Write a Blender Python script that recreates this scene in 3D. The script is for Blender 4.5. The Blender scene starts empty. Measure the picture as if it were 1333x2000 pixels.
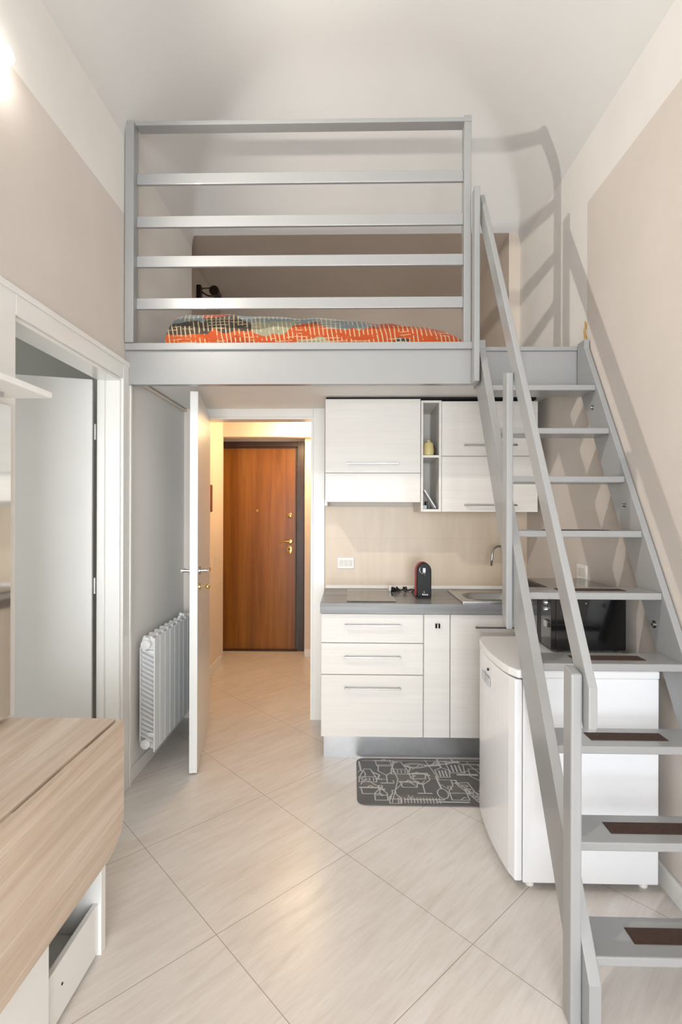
import bpy, bmesh, math, random
from mathutils import Vector, Matrix
random.seed(7)
S = bpy.context.scene
C = S.collection
PI = math.pi

# ------------------------------------------------------------------ camera
cam_d = bpy.data.cameras.new('camera'); cam = bpy.data.objects.new('camera', cam_d); C.objects.link(cam)
cam_d.sensor_fit = 'AUTO'; cam_d.sensor_width = 36; cam_d.lens = 18.0
cam_d.shift_y = 0.0015
cam_d.clip_start = 0.05; cam_d.clip_end = 60
YAW = 0.0215; ROLL = 0.003
cam.matrix_world = (Matrix.Translation((0, 0, 1.45)) @ Matrix.Rotation(YAW, 4, 'Z')
                    @ Matrix.Rotation(PI/2, 4, 'X') @ Matrix.Rotation(ROLL, 4, 'Z'))
S.camera = cam

# ------------------------------------------------------------------ light
W = bpy.data.worlds.new('world'); S.world = W; W.use_nodes = True
W.node_tree.nodes['Background'].inputs[0].default_value = (0.80, 0.90, 1.0, 1)
W.node_tree.nodes['Background'].inputs[1].default_value = 1.0

def area(name, loc, rot, sx, sy, power, col):
    l = bpy.data.lights.new(name, 'AREA'); l.shape = 'RECTANGLE'; l.size = sx; l.size_y = sy
    l.energy = power; l.color = col
    o = bpy.data.objects.new(name, l); o.location = loc; o.rotation_euler = rot; C.objects.link(o); return o
area('daylight_main', (0.05, -2.45, 1.15), (PI/2, 0, 0), 2.0, 2.2, 225, (0.91, 0.955, 1.0))
area('daylight_side_room', (-2.6, 0.15, 1.5), (PI/2, 0, 0), 1.2, 1.4, 17, (0.93, 0.98, 1.0))
SCONCE = 45.0    # emission of the frosted sconce globe
SPOT_W = 66.0
HALL_W = 25.0

S.view_settings.view_transform = 'Standard'; S.view_settings.look = 'None'
S.view_settings.gamma = 1.0; S.view_settings.use_curve_mapping = False
S.view_settings.exposure = 0.16

# ------------------------------------------------------------------ materials
def lin(h):
    h = h.lstrip('#'); r = [int(h[i:i+2], 16)/255 for i in (0, 2, 4)]
    return tuple(c/12.92 if c <= .04045 else ((c+.055)/1.055)**2.4 for c in r) + (1,)

class NT:
    def __init__(s, name):
        s.m = bpy.data.materials.new(name); s.m.use_nodes = True; s.t = s.m.node_tree
        s.b = s.t.nodes['Principled BSDF']
    def n(s, typ, **k):
        o = s.t.nodes.new(typ)
        for a, v in k.items(): setattr(o, a, v)
        return o
    def l(s, a, b): s.t.links.new(a, b)
    def math(s, op, a, b=0.0, c=0.0):
        o = s.n('ShaderNodeMath', operation=op)
        for i, v in enumerate((a, b, c)):
            if isinstance(v, (int, float)): o.inputs[i].default_value = v
            else: s.l(v, o.inputs[i])
        return o.outputs[0]
    def mix(s, f, a, b, blend='MIX'):
        o = s.n('ShaderNodeMix', data_type='RGBA', blend_type=blend)
        for i, v in ((0, f), (6, a), (7, b)):
            if isinstance(v, (int, float, tuple)): o.inputs[i].default_value = v
            else: s.l(v, o.inputs[i])
        return o.outputs[2]
    def coord(s, scale=(1, 1, 1), rot=(0, 0, 0), loc=(0, 0, 0)):
        tc = s.n('ShaderNodeTexCoord'); mp = s.n('ShaderNodeMapping')
        mp.inputs['Scale'].default_value = scale; mp.inputs['Rotation'].default_value = rot
        mp.inputs['Location'].default_value = loc
        s.l(tc.outputs['Object'], mp.inputs[0]); return mp.outputs[0]
    def rotscale(s, ang, scale):
        v = s.coord((1, 1, 1), (0, 0, ang)); mp = s.n('ShaderNodeMapping'); mp.inputs['Scale'].default_value = scale
        s.l(v, mp.inputs[0]); return mp.outputs[0]
    def noise(s, vec, scale, detail=3, rough=.55, dist=0.0):
        o = s.n('ShaderNodeTexNoise'); o.inputs['Scale'].default_value = scale
        o.inputs['Detail'].default_value = detail; o.inputs['Roughness'].default_value = rough
        o.inputs['Distortion'].default_value = dist
        if vec is not None: s.l(vec, o.inputs['Vector'])
        return o.outputs[0]
    def ramp(s, f, stops):
        o = s.n('ShaderNodeValToRGB'); e = o.color_ramp.elements
        while len(e) < len(stops): e.new(.5)
        for el, (p, c) in zip(e, stops): el.position = p; el.color = c if len(c) == 4 else tuple(c)+(1,)
        s.l(f, o.inputs[0]); return o.outputs[0]
    def bump(s, h, strength=.2, dist=.002):
        o = s.n('ShaderNodeBump'); o.inputs['Strength'].default_value = strength
        o.inputs['Distance'].default_value = dist; s.l(h, o.inputs['Height'])
        s.l(o.outputs[0], s.b.inputs['Normal'])

def plain(name, col, rough=.5, metal=0.0, var=.04, vs=6.0, bump=0.0, coat=0.0, spec=.5):
    t = NT(name); c = lin(col)
    n = t.noise(t.coord(), vs, 4)
    a = tuple(max(0, x*(1-var)) for x in c[:3])+(1,); b = tuple(min(1, x*(1+var)) for x in c[:3])+(1,)
    t.l(t.ramp(n, [(.3, a), (.7, b)]), t.b.inputs['Base Color'])
    t.b.inputs['Roughness'].default_value = rough; t.b.inputs['Metallic'].default_value = metal
    t.b.inputs['Coat Weight'].default_value = coat
    t.b.inputs['Specular IOR Level'].default_value = spec
    if bump: t.bump(t.noise(t.coord(), 120, 2), bump, .001)
    return t.m

WHITE = 'e6e3de'; BEIGE = 'd6c9bc'
def wall_paint(name, z_line, y_line, grey=False):
    """beige dado colour up to z_line in front of y_line, and everywhere under the loft; off-white elsewhere; grey adds a zone lightened to stand in for light"""
    t = NT(name)
    tc = t.n('ShaderNodeTexCoord'); sp = t.n('ShaderNodeSeparateXYZ'); t.l(tc.outputs['Object'], sp.inputs[0])
    a = t.math('LESS_THAN', sp.outputs[2], z_line); b = t.math('LESS_THAN', sp.outputs[1], y_line)
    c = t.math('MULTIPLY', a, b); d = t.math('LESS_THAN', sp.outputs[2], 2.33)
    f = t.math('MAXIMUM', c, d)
    n = t.noise(t.coord(), 2.5, 3)
    w = t.ramp(n, [(.3, lin('e2dfda')), (.7, lin('e9e6e1'))])
    g = t.ramp(n, [(.3, lin('d2c9c0')), (.7, lin('d8cfc7'))])
    col = t.mix(f, w, g)
    if grey: col = t.mix(t.math('MULTIPLY', d, t.math('GREATER_THAN', sp.outputs[1], 2.69)), col, lin('e9e6e2'))  # wall by the radiator painted lighter, standing in for light under the loft
    t.l(col, t.b.inputs['Base Color'])
    t.b.inputs['Roughness'].default_value = .75; t.b.inputs['Specular IOR Level'].default_value = .2
    t.bump(t.noise(t.coord(), 160, 2), .08, .001)
    return t.m

M = {}
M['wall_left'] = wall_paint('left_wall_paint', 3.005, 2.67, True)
M['wall_right'] = wall_paint('right_wall_paint', 3.07, 2.69)
M['beige'] = plain('beige_paint', 'd6c9bc', .75, var=.02, vs=2.5, bump=.06, spec=.2)
M['lightbeige'] = plain('light_beige_paint', 'dfd3c6', .75, var=.02, vs=2.5, spec=.2)
M['loftwall'] = plain('loft_wall_paint', 'd2c6b9', .8, var=.02, vs=2.5, spec=.2)
M['ceiling'] = plain('ceiling_paint', 'dbdad7', .85, var=.012, vs=1.6, spec=.1)
M['trimwhite'] = plain('white_lacquer', 'ecebe7', .28, var=.01, coat=.2)
M['leafwhite'] = plain('door_lacquer', 'e2e2df', .33, var=.01, coat=.15)
M['grey'] = plain('grey_enamel', '999a9a', .32, var=.02, vs=3, coat=.25)
M['fridge'] = plain('fridge_enamel', 'ebecee', .22, var=.01, coat=.3)
M['fridgetop'] = plain('fridge_top', 'e9e9e9', .35, var=.01)
M['chrome'] = plain('chrome', 'a9a9a9', .16, metal=1, var=.01)
M['steel'] = plain('brushed_steel', 'c6c8ca', .3, metal=1, var=.04, vs=30)
M['brass'] = plain('brass', 'd9b878', .2, metal=1, var=.03)
M['rad'] = plain('radiator_enamel', 'f0f1f1', .3, var=.01)
M['plastic'] = plain('white_plastic', 'efece6', .35, var=.01)
M['plasticdark'] = plain('outlet_slots', '8f8c86', .5)
M['black'] = plain('black_gloss', '070708', .38, var=.02, coat=0, spec=.25)
M['blackmatt'] = plain('black_rubber', '141312', .5)
M['mw'] = plain('microwave_black', '100f10', .13, var=.05, coat=.4)
M['mwtop'] = plain('microwave_top', '3b342e', .12, var=.05, coat=.5)
M['dark'] = plain('dark_gap', '1a1817', .8)
M['red'] = plain('red_plastic', '8e1c1c', .2, var=.03, coat=.4)
M['hob'] = plain('hob_glass', '2c2a29', .09, var=.03, coat=.4)
M['grip'] = plain('brown_grip_tape', '402d24', .85, var=.18, vs=70, bump=.5)
M['jar'] = plain('yellow_ceramic', 'd3c488', .3, var=.03)
M['jardark'] = plain('brown_ceramic', '3a2417', .35)
M['card'] = plain('leaflet_paper', 'dedde2', .5)
M['brown'] = plain('brown_wood', '6b3515', .4, var=.15, vs=20)
M['darkframe'] = plain('dark_brown_frame', '3b2a22', .35, var=.1)
M['darkmetal'] = plain('dark_bronze', '2d231c', .35, metal=.7)
M['matline'] = plain('pale_print', 'bdbbb8', .7)
M['greybox'] = plain('interior_grey', 'c9c4bc', .6)
M['gold'] = plain('frayed_gold', 'b58a3c', .45, metal=.3, var=.3, vs=200)

def wood(name, c1, c2, c3, axis, rough=.4, fine=1.0, coat=.1, lo=.35, hi=.65, gr=.10):
    t = NT(name); sc = [14*fine]*3; sc['XYZ'.index(axis)] = .7*fine
    n1 = t.noise(t.coord(tuple(sc)), 1.4, 5, .6, .6)
    sc2 = [120*fine]*3; sc2['XYZ'.index(axis)] = 3*fine
    n2 = t.noise(t.coord(tuple(sc2)), 1.0, 3, .6)
    base = t.ramp(n1, [(lo, lin(c1)), (.5, lin(c2)), (hi, lin(c3))])
    g = t.ramp(n2, [(.3, (1-gr,)*3), (.7, (1+gr*.5,)*3)])
    t.l(t.mix(1.0, base, g, 'MULTIPLY'), t.b.inputs['Base Color'])
    t.b.inputs['Roughness'].default_value = rough; t.b.inputs['Coat Weight'].default_value = coat
    t.bump(n2, .08, .0006); return t.m
M['oak'] = wood('pale_oak_laminate', 'c0ab96', 'cdb9a5', 'd9c9b8', 'Y', .38)
M['entry'] = wood('reddish_wood_veneer', '774613', '865218', '945f20', 'Z', .3, .7)
M['cab'] = wood('white_ash_laminate', 'dedad4', 'e1ddd7', 'e4e1db', 'X', .42, .8, gr=.025)
M['cabup'] = M['cab']
M['splash'] = wood('beige_splash_laminate', 'd5c3ad', 'dac9b4', 'dfcfbb', 'Z', .4, .4)
M['counter'] = wood('grey_slate_laminate', '6d6e70', '7d7e80', '8c8d8e', 'X', .3, .6)

def floor_mat():
    t = NT('diagonal_porcelain_tiles'); a = math.radians(46.1)
    A = (-.017, 2.18); ax = math.cos(a)*A[0]-math.sin(a)*A[1]; ay = math.sin(a)*A[0]+math.cos(a)*A[1]
    v = t.coord((1, 1, 1), (0, 0, a), (-ax, -ay, 0))
    br = t.n('ShaderNodeTexBrick', offset=0.0, squash=1.0); t.l(v, br.inputs['Vector'])
    for k, x in (('Scale', 1), ('Mortar Size', .0016), ('Mortar Smooth', .3), ('Brick Width', .618), ('Row Height', .618), ('Bias', 0)):
        br.inputs[k].default_value = x
    br.inputs['Color1'].default_value = (.92, .92, .92, 1); br.inputs['Color2'].default_value = (1, 1, 1, 1)
    # streaks, direction turned a little against the joints
    s1 = t.rotscale(a-.06, (30, 3.5, 1)); s2 = t.rotscale(a-.06, (110, 9, 1)); s3 = t.rotscale(a+.1, (5, 1.6, 1))
    n1 = t.noise(s1, 1.0, 5, .65, .5); n2 = t.noise(s2, 1.0, 3, .6, .2); n3 = t.noise(s3, 1.0, 3, .5)
    c = t.ramp(n1, [(.28, lin('d4ccc4')), (.5, lin('ddd6cf')), (.72, lin('e3ded8'))])
    g = t.ramp(n2, [(.3, (.955, .95, .945)), (.7, (1.03, 1.03, 1.03))])
    h = t.ramp(n3, [(.35, (.95, .945, .935)), (.65, (1.02, 1.02, 1.02))])
    c = t.mix(1, c, g, 'MULTIPLY'); c = t.mix(1, c, h, 'MULTIPLY')
    c = t.mix(.35, c, t.mix(1, c, br.outputs['Color'], 'MULTIPLY'))
    c = t.mix(br.outputs['Fac'], c, lin('a3968a'))
    t.l(c, t.b.inputs['Base Color'])
    t.l(t.ramp(n1, [(.3, (.34,)*3), (.7, (.27,)*3)]), t.b.inputs['Roughness'])
    t.bump(br.outputs['Fac'], -.25, .001)
    return t.m
M['floor'] = floor_mat()

def quilt_mat():
    t = NT('patchwork_plaid_fabric'); v = t.coord((1, 1, 1))
    vo = t.n('ShaderNodeTexVoronoi', feature='F1'); vo.inputs['Scale'].default_value = 1.0
    nz = t.n('ShaderNodeTexNoise'); nz.inputs['Scale'].default_value = 5; t.l(v, nz.inputs['Vector'])
    mp = t.coord((4.2, 5, 12)); vm = t.n('ShaderNodeVectorMath', operation='MULTIPLY_ADD')
    t.l(nz.outputs['Color'], vm.inputs[0]); vm.inputs[1].default_value = (1.2, .6, 1.5); t.l(mp, vm.inputs[2])
    t.l(vm.outputs[0], vo.inputs['Vector'])
    sp = t.n('ShaderNodeSeparateColor'); t.l(vo.outputs['Color'], sp.inputs[0])
    cr = t.n('ShaderNodeValToRGB'); cr.color_ramp.interpolation = 'CONSTANT'
    stops = [(0, 'a8430f'), (.24, '6f7a7c'), (.42, 'b34e1a'), (.58, '3d352c'), (.68, '85846e'), (.78, '96380d'), (.93, '28303e')]
    e = cr.color_ramp.elements
    while len(e) < len(stops): e.new(.5)
    for el, (p, c) in zip(e, stops): el.position = p; el.color = lin(c)
    t.l(sp.outputs[0], cr.inputs[0]); base = cr.outputs[0]
    def stripes(rot, sc, dist, lo, hi):
        w = t.n('ShaderNodeTexWave', wave_type='BANDS', bands_direction='X'); w.inputs['Scale'].default_value = sc
        w.inputs['Distortion'].default_value = dist; w.inputs['Detail'].default_value = 1
        t.l(t.coord((1, 1, 1), rot), w.inputs['Vector'])
        return t.ramp(w.outputs['Fac'], [(lo, (0, 0, 0)), (hi, (1, 1, 1))])
    a = stripes((0, .15, 0), 13, 1.8, .78, .9)
    b = stripes((0, PI/2+.05, 0), 17, 1.6, .84, .94)
    m1 = t.ramp(t.noise(t.coord((9, 3, 22)), 1, 2), [(.41, (0, 0, 0)), (.46, (1, 1, 1))])
    m2 = t.ramp(t.noise(t.coord((7, 3, 17), loc=(5, 1, 2)), 1, 2), [(.54, (0, 0, 0)), (.58, (1, 1, 1))])
    f = t.math('MAXIMUM', t.math('MULTIPLY', a, m1), t.math('MULTIPLY', b, m2))
    c = t.mix(t.math('MULTIPLY', f, .85), base, lin('bfab86'))
    t.l(c, t.b.inputs['Base Color']); t.b.inputs['Roughness'].default_value = .85
    t.b.inputs['Sheen Weight'].default_value = .2
    t.bump(t.noise(v, 35, 3), .35, .006)
    return t.m
M['quilt'] = quilt_mat()
M['mat'] = plain('dark_grey_mat', '5d5b5a', .55, var=.12, vs=9)
M['matpatch'] = plain('brown_grey_patch', '6e6862', .6, var=.1, vs=30)
M['mattress'] = plain('mattress_cotton', 'd9d3c8', .9)

def mirror_mat():
    t = NT('mirror_glass'); t.b.inputs['Base Color'].default_value = (.85, .86, .85, 1)
    t.b.inputs['Metallic'].default_value = 1; t.b.inputs['Roughness'].default_value = .06; return t.m
M['mirror'] = mirror_mat()
def glass_mat():
    t = NT('window_glass'); tr = t.n('ShaderNodeBsdfTransparent'); gl = t.n('ShaderNodeBsdfGlossy')
    gl.inputs['Roughness'].default_value = .02; mx = t.n('ShaderNodeMixShader'); mx.inputs[0].default_value = .06
    t.l(tr.outputs[0], mx.inputs[1]); t.l(gl.outputs[0], mx.inputs[2])
    t.l(mx.outputs[0], t.t.nodes['Material Output'].inputs[0]); return t.m
M['glass'] = glass_mat()
def emit(name, col, st):
    t = NT(name); t.b.inputs['Emission Color'].default_value = col; t.b.inputs['Emission Strength'].default_value = st
    t.b.inputs['Base Color'].default_value = (.9, .9, .9, 1); return t.m
M['globe'] = emit('lit_frosted_globe', (1, .94, .86, 1), SCONCE)
M['halllamp'] = emit('lit_hall_diffuser', (1, .76, .48, 1), 8)

# ------------------------------------------------------------------ mesh helpers
class MB:
    def __init__(s): s.bm = bmesh.new()
    def box(s, x0, x1, y0, y1, z0, z1):
        v = [s.bm.verts.new((x, y, z)) for x in (x0, x1) for y in (y0, y1) for z in (z0, z1)]
        for f in ((0, 1, 3, 2), (4, 6, 7, 5), (0, 4, 5, 1), (2, 3, 7, 6), (0, 2, 6, 4), (1, 5, 7, 3)):
            s.bm.faces.new([v[i] for i in f])
        return s
    def prism(s, pts, axis, a0, a1):
        """pts 2-D outline in the other two axes (in XYZ order), extruded along axis"""
        def P(p, a):
            q = list(p); q.insert('XYZ'.index(axis), a); return q
        A = [s.bm.verts.new(P(p, a0)) for p in pts]; B = [s.bm.verts.new(P(p, a1)) for p in pts]
        n = len(pts); s.bm.faces.new(A); s.bm.faces.new(B[::-1])
        for i in range(n): s.bm.faces.new((A[i], B[i], B[(i+1) % n], A[(i+1) % n]))
        return s
    def beam(s, p, q, w, t, up=(0, 0, 1)):
        """rectangular bar from p to q: w across, t along up"""
        p = Vector(p); q = Vector(q); d = (q-p).normalized(); up = Vector(up)
        sx = d.cross(up).normalized(); u = sx.cross(d).normalized()
        c = []
        for e in (p, q):
            for a, b in ((-1, -1), (1, -1), (1, 1), (-1, 1)): c.append(s.bm.verts.new(e+sx*a*w/2+u*b*t/2))
        s.bm.faces.new(c[0:4]); s.bm.faces.new(c[4:8][::-1])
        for i in range(4): s.bm.faces.new((c[i], c[4+i], c[4+(i+1) % 4], c[(i+1) % 4]))
        return s
    def tube(s, pts, r, n=10, cap=True):
        pts = [Vector(p) for p in pts]; rings = []
        rr = r if isinstance(r, (list, tuple)) else [r]*len(pts)
        ref = None
        for i, p in enumerate(pts):
            d = (pts[min(i+1, len(pts)-1)]-pts[max(i-1, 0)]).normalized()
            if ref is None: ref = Vector((0, 0, 1)) if abs(d.z) < .9 else Vector((1, 0, 0))
            a = d.cross(ref).normalized(); b = a.cross(d).normalized(); ref = b
            rings.append([s.bm.verts.new(p+(a*math.cos(2*PI*k/n)+b*math.sin(2*PI*k/n))*rr[i]) for k in range(n)])
        for i in range(len(rings)-1):
            for k in range(n):
                s.bm.faces.new((rings[i][k], rings[i][(k+1) % n], rings[i+1][(k+1) % n], rings[i+1][k]))
        if cap: s.bm.faces.new(rings[0][::-1]); s.bm.faces.new(rings[-1])
        return s
    def lathe(s, c, prof, n=24, axis='Z', sq=1.0):
        rings = []
        for r, h in prof:
            ring = []
            for k in range(n):
                a = 2*PI*k/n; x, y = r*math.cos(a), r*math.sin(a)*sq
                p = {'Z': (x, y, h), 'Y': (x, h, y), 'X': (h, x, y)}[axis]
                ring.append(s.bm.verts.new((c[0]+p[0], c[1]+p[1], c[2]+p[2])))
            rings.append(ring)
        for i in range(len(rings)-1):
            for k in range(n): s.bm.faces.new((rings[i][k], rings[i][(k+1) % n], rings[i+1][(k+1) % n], rings[i+1][k]))
        s.bm.faces.new(rings[0][::-1]); s.bm.faces.new(rings[-1]); return s
    def sphere(s, c, r, n=16):
        return s.lathe(c, [(max(1e-4, r*math.sin(PI*i/n)), -r*math.cos(PI*i/n)) for i in range(n+1)], 2*n)
    def rotz(s, pivot, ang):
        bmesh.ops.rotate(s.bm, verts=s.bm.verts, cent=pivot, matrix=Matrix.Rotation(ang, 3, 'Z')); return s

def build(name, mb, mat, parent=None, bevel=0.0, seg=2, smooth=False, label=None):
    bm = mb.bm
    o = bpy.data.objects.new(name, bpy.data.meshes.new(name))
    if parent is not None:
        r = parent
        while r.parent: r = r.parent
        off = Vector(r.location)
        bmesh.ops.translate(bm, verts=bm.verts, vec=-off)
    bmesh.ops.recalc_face_normals(bm, faces=bm.faces)
    bm.to_mesh(o.data); bm.free()
    C.objects.link(o); o.data.materials.append(mat)
    if parent is not None: o.parent = parent
    if smooth:
        for p in o.data.polygons: p.use_smooth = True
        if smooth == 'auto':
            for p in o.data.polygons: p.use_smooth = True
            for e in o.data.edges: pass
            m = o.modifiers.new('es', 'EDGE_SPLIT'); m.split_angle = math.radians(38)
    if bevel:
        m = o.modifiers.new('bevel', 'BEVEL'); m.width = bevel; m.segments = seg; m.limit_method = 'ANGLE'
        m.angle_limit = math.radians(40); m.harden_normals = False
    if label: o['label'] = label
    return o
def thing(name, label, cat, loc, group=None):
    o = bpy.data.objects.new(name, None); C.objects.link(o); o.location = loc; o.empty_display_size = .1
    o['label'] = label; o['category'] = cat
    if group: o['group'] = group
    return o
def tag(o, label, cat, group=None):
    o['label'] = label; o['category'] = cat
    if group: o['group'] = group
    return o
def struct(name, mb, mat, parent=None, **k):
    o = build(name, mb, mat, parent, **k)
    if parent is None: o['kind'] = 'structure'
    return o
def sthing(name, loc):
    o = bpy.data.objects.new(name, None); C.objects.link(o); o.location = loc; o['kind'] = 'structure'; return o

XL, XR = -1.19, 1.22           # room side walls
YB, YN = 3.60, -2.20           # back wall (kitchen), wall behind the camera
ZS, ZC, RC = 3.40, 3.93, .85   # cove springing, ceiling, cove radius
ZA, ZT = 3.50, 4.02
YL = 3.76                      # back of the loft where the alcove starts

# ------------------------------------------------------------------ setting
struct('floor', MB().box(-3.4, 1.4, YN-.2, 5.7, -.06, 0), M['floor'])
wl = MB()
wl.box(XL-.105, XL, YN, 1.76, 0, ZT).box(XL-.105, XL, 2.60, 3.60, 0, ZT).box(XL-.105, XL, 1.76, 2.60, 2.14, ZT)
wl.box(XL-.105, XL, 3.60, YL, 2.20, ZT)
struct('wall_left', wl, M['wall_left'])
struct('wall_right', MB().box(XR, XR+.12, YN, YB+.1, 0, ZT).box(XR, XR+.12, YB+.1, YL, 2.2, ZT), M['wall_right'])
# kitchen back wall with the doorway to the hall
wb = MB().box(XL-.105, -1.05, YB, YB+.10, 0, 2.20).box(-.274, XR, YB, YB+.10, 0, 2.20).box(-1.05, -.274, YB, YB+.10, 2.127, 2.20)
struct('wall_back', wb, plain('kitchen_wall_paint', 'e2dad2', .7, var=.015, vs=2.5, spec=.2))
# window wall behind the camera
wn = MB().box(XL-.105, -.85, YN-.15, YN, 0, ZS).box(.95, XR+.12, YN-.15, YN, 0, ZS).box(-.85, .95, YN-.15, YN, 2.25, ZC+.1)
wn.box(-.85, .95, YN-.15, YN, 0, .12).box(XL-.105, -.85, YN-.15, YN, ZS, ZC+.1).box(.95, XR+.12, YN-.15, YN, ZS, ZC+.1)
struct('wall_front', wn, M['beige'])
w1 = sthing('window_1', (.05, YN, .12))
fr = MB()
for x in (-.85, .02, .89): fr.box(x, x+.06, YN-.10, YN-.04, .12, 2.25)
for z in (.12, 2.19, .90): fr.box(-.85, .95, YN-.10, YN-.04, z, z+.06)
build('window_frame', fr, M['trimwhite'], w1)
build('window_pane', MB().box(-.82, .92, YN-.075, YN-.071, .15, 2.22), M['glass'], w1)
# vaulted (coved) ceiling
bm = bmesh.new(); nx, ny = 60, 60
def drop(d): 
    if d >= RC: return 0
    return (ZC-ZS)*(1-math.sqrt(max(0, 1-(1-max(d, 0)/RC)**2)))
def samp(a, b, n, both=True):
    out = []
    for i in range(n+1):
        u = i/n; out.append(a+(b-a)*(.5-.5*math.cos(PI*u) if both else math.sin(PI/2*u)))
    return out
xs = samp(XL, XR, nx); ys = samp(YN, YL, ny, False)
g = [[bm.verts.new((x, y, ZC-max(drop(min(x-XL, XR-x)), (ZC-ZA)*max(0, 1-(YL-y)/1.05)**1.7))) for y in ys] for x in xs]
for i in range(nx):
    for j in range(ny): bm.faces.new((g[i][j], g[i][j+1], g[i+1][j+1], g[i+1][j]))
mbc = MB(); mbc.bm.free(); mbc.bm = bm
cl = struct('ceiling', mbc, M['ceiling'], smooth=True)
# loft alcove over the hall: side walls, flat ceiling, back wall
struct('wall_loft_left', MB().box(-1.42, -1.30, YL-.02, 5.1, 2.2, ZA+.02), M['loftwall'])
struct('wall_loft_right', MB().box(1.14, XR+.12, YL, 5.1, 2.2, ZA+.02), M['loftwall'])
struct('wall_loft_back', MB().box(-1.30, 1.14, 5.0, 5.1, 2.2, ZA+.02), M['loftwall'])
struct('ceiling', MB().box(-1.42, XR+.12, YL, 5.1, ZA+.001, ZT), M['loftwall'])
struct('ceiling', MB().box(XL-.2, XR+.2, YN-.15, 5.1, ZT, ZT+.05), M['loftwall'])  # unseen cover above the vault, added to stop sky light leaking in
# hall beyond the doorway
hl = MB().box(-1.39, -1.27, YB+.1, 4.92, 0, 2.398).box(-1.5, -1.27, 4.92, 5.02, 0, 2.398).box(-1.55, -1.47, 5.02, 5.5, 0, 2.398)
struct('wall_hall_left', hl, M['lightbeige'])
struct('wall_hall_right', MB().box(-.26, -.16, YB+.1, 5.5, 0, 2.398), M['lightbeige'])
struct('wall_hall_back', MB().box(-1.55, -.16, 5.44, 5.56, 0, 2.398).box(-.478, -.26, 5.17, 5.44, 0, 2.398), M['lightbeige'])
struct('ceiling', MB().box(-1.55, -.16, YB+.1, 5.5, 2.35, 2.40), M['lightbeige'])
# side room seen past the open door
sr = MB().box(-3.3, XL-.105, 3.3, 3.4, 0, 2.75).box(-3.4, -3.3, -.1, 3.4, 0, 2.75).box(-3.3, XL-.105, -.1, 0, 0, 2.75)
struct('wall_side_room', sr, plain('side_room_paint', 'c9c8bf', .8, var=.02))
struct('ceiling', MB().box(-3.4, XL-.105, -.1, 3.4, 2.75, 2.8), M['ceiling'])
# white soffit under the loft
struct('ceiling', MB().box(XL, .655, 2.702, YB, 2.186, 2.20).box(.655, XR, 2.778, YB, 2.186, 2.20), plain('soffit_paint', 'f0eeeb', .6, var=.01))
# baseboards
struct('baseboard_left', MB().box(XL, XL+.012, 2.70, YB, 0, .075), M['trimwhite'], bevel=.003)
struct('baseboard_right', MB().box(XR-.013, XR, YN, 3.0, 0, .085), M['trimwhite'], bevel=.003)
struct('baseboard_hall', MB().box(-1.27, -1.258, 3.75, 4.92, 0, .08).box(-.478, -.26, 5.158, 5.17, 0, .08).box(-1.46, -1.45, 5.02, 5.42, 0, .09), M['trimwhite'], bevel=.003)
struct('trim_1', MB().tube([(XL+.012, 2.75, 2.172), (XL+.012, YB, 2.172)], .009, 8), M['lightbeige'])

# ---- door to the side room (left wall)
d1 = sthing('door_1', (XL, 2.18, 0))
cs = MB().box(XL, XL+.016, 2.60, 2.695, 0, 2.235).box(XL, XL+.016, 1.665, 1.76, 0, 2.235).box(XL, XL+.016, 1.76, 2.60, 2.14, 2.235)
cs.box(XL+.016, XL+.022, 2.675, 2.697, 0, 2.237).box(XL+.016, XL+.022, 1.665, 2.697, 2.213, 2.237)
build('casing', cs, M['trimwhite'], d1, bevel=.004)
jb = MB().box(XL-.108, XL+.004, 2.585, 2.60, 0, 2.14).box(XL-.108, XL+.004, 1.76, 1.775, 0, 2.14).box(XL-.108, XL+.004, 1.775, 2.585, 2.125, 2.14)
jb.box(XL-.108, XL-.07, 2.573, 2.585, 0, 2.125)
build('jamb', jb, M['trimwhite'], d1, bevel=.002)
piv = (XL-.125, 2.585, 0)
lf = MB().box(piv[0]-.80, piv[0]-.004, 2.585-.044, 2.585, .008, 2.12).rotz(piv, .30)
leaf1 = build('leaf', lf, M['leafwhite'], d1, bevel=.003)
for z in (1.86, 1.08, .30):
    build('hinge', MB().tube([(XL-.117, 2.572, z-.04), (XL-.117, 2.572, z+.04)], .007, 10), M['steel'], d1, smooth='auto')

# ---- interior door to the hall (open towards the room)
d2 = sthing('door_2', (-.66, YB, 0))
cs = MB().box(-.274, -.192, YB-.014, YB+.004, .0, 2.19).box(-1.13, -1.05, YB-.014, YB+.004, 0, 2.19).box(-1.05, -.274, YB-.014, YB+.004, 2.127, 2.186)
build('casing', cs, M['trimwhite'], d2, bevel=.003)
build('jamb', MB().box(-.29, -.274, YB-.01, YB+.11, 0, 2.127).box(-1.05, -1.034, YB-.01, YB+.11, 0, 2.127).box(-1.034, -.29, YB-.01, YB+.11, 2.112, 2.127), M['trimwhite'], d2, bevel=.002)
hx, hy = -1.046, 3.585
ang = math.atan2(.151, .79)
def along(t, off, z):      # t metres from the hinge towards the camera, off to the right of the leaf's left face
    dx, dy = math.sin(ang), -math.cos(ang)
    return (hx+dx*t+off*math.cos(ang), hy+dy*t+off*math.sin(ang), z)
lf = MB()
pts = [along(0, .0, 0)[:2], along(.785, 0, 0)[:2], along(.785, .044, 0)[:2], along(0, .044, 0)[:2]]
lf.prism(pts, 'Z', .008, 2.125)
leaf = build('leaf', lf, M['leafwhite'], d2, bevel=.003)
p0 = along(.7855, .010, 1.02); p1 = along(.7855, .034, 1.24)
build('lock_plate', MB().prism([along(.786, .012, 0)[:2], along(.7875, .012, 0)[:2], along(.7875, .032, 0)[:2], along(.786, .032, 0)[:2]], 'Z', 1.0, 1.20), M['steel'], leaf, bevel=.0005)
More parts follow.
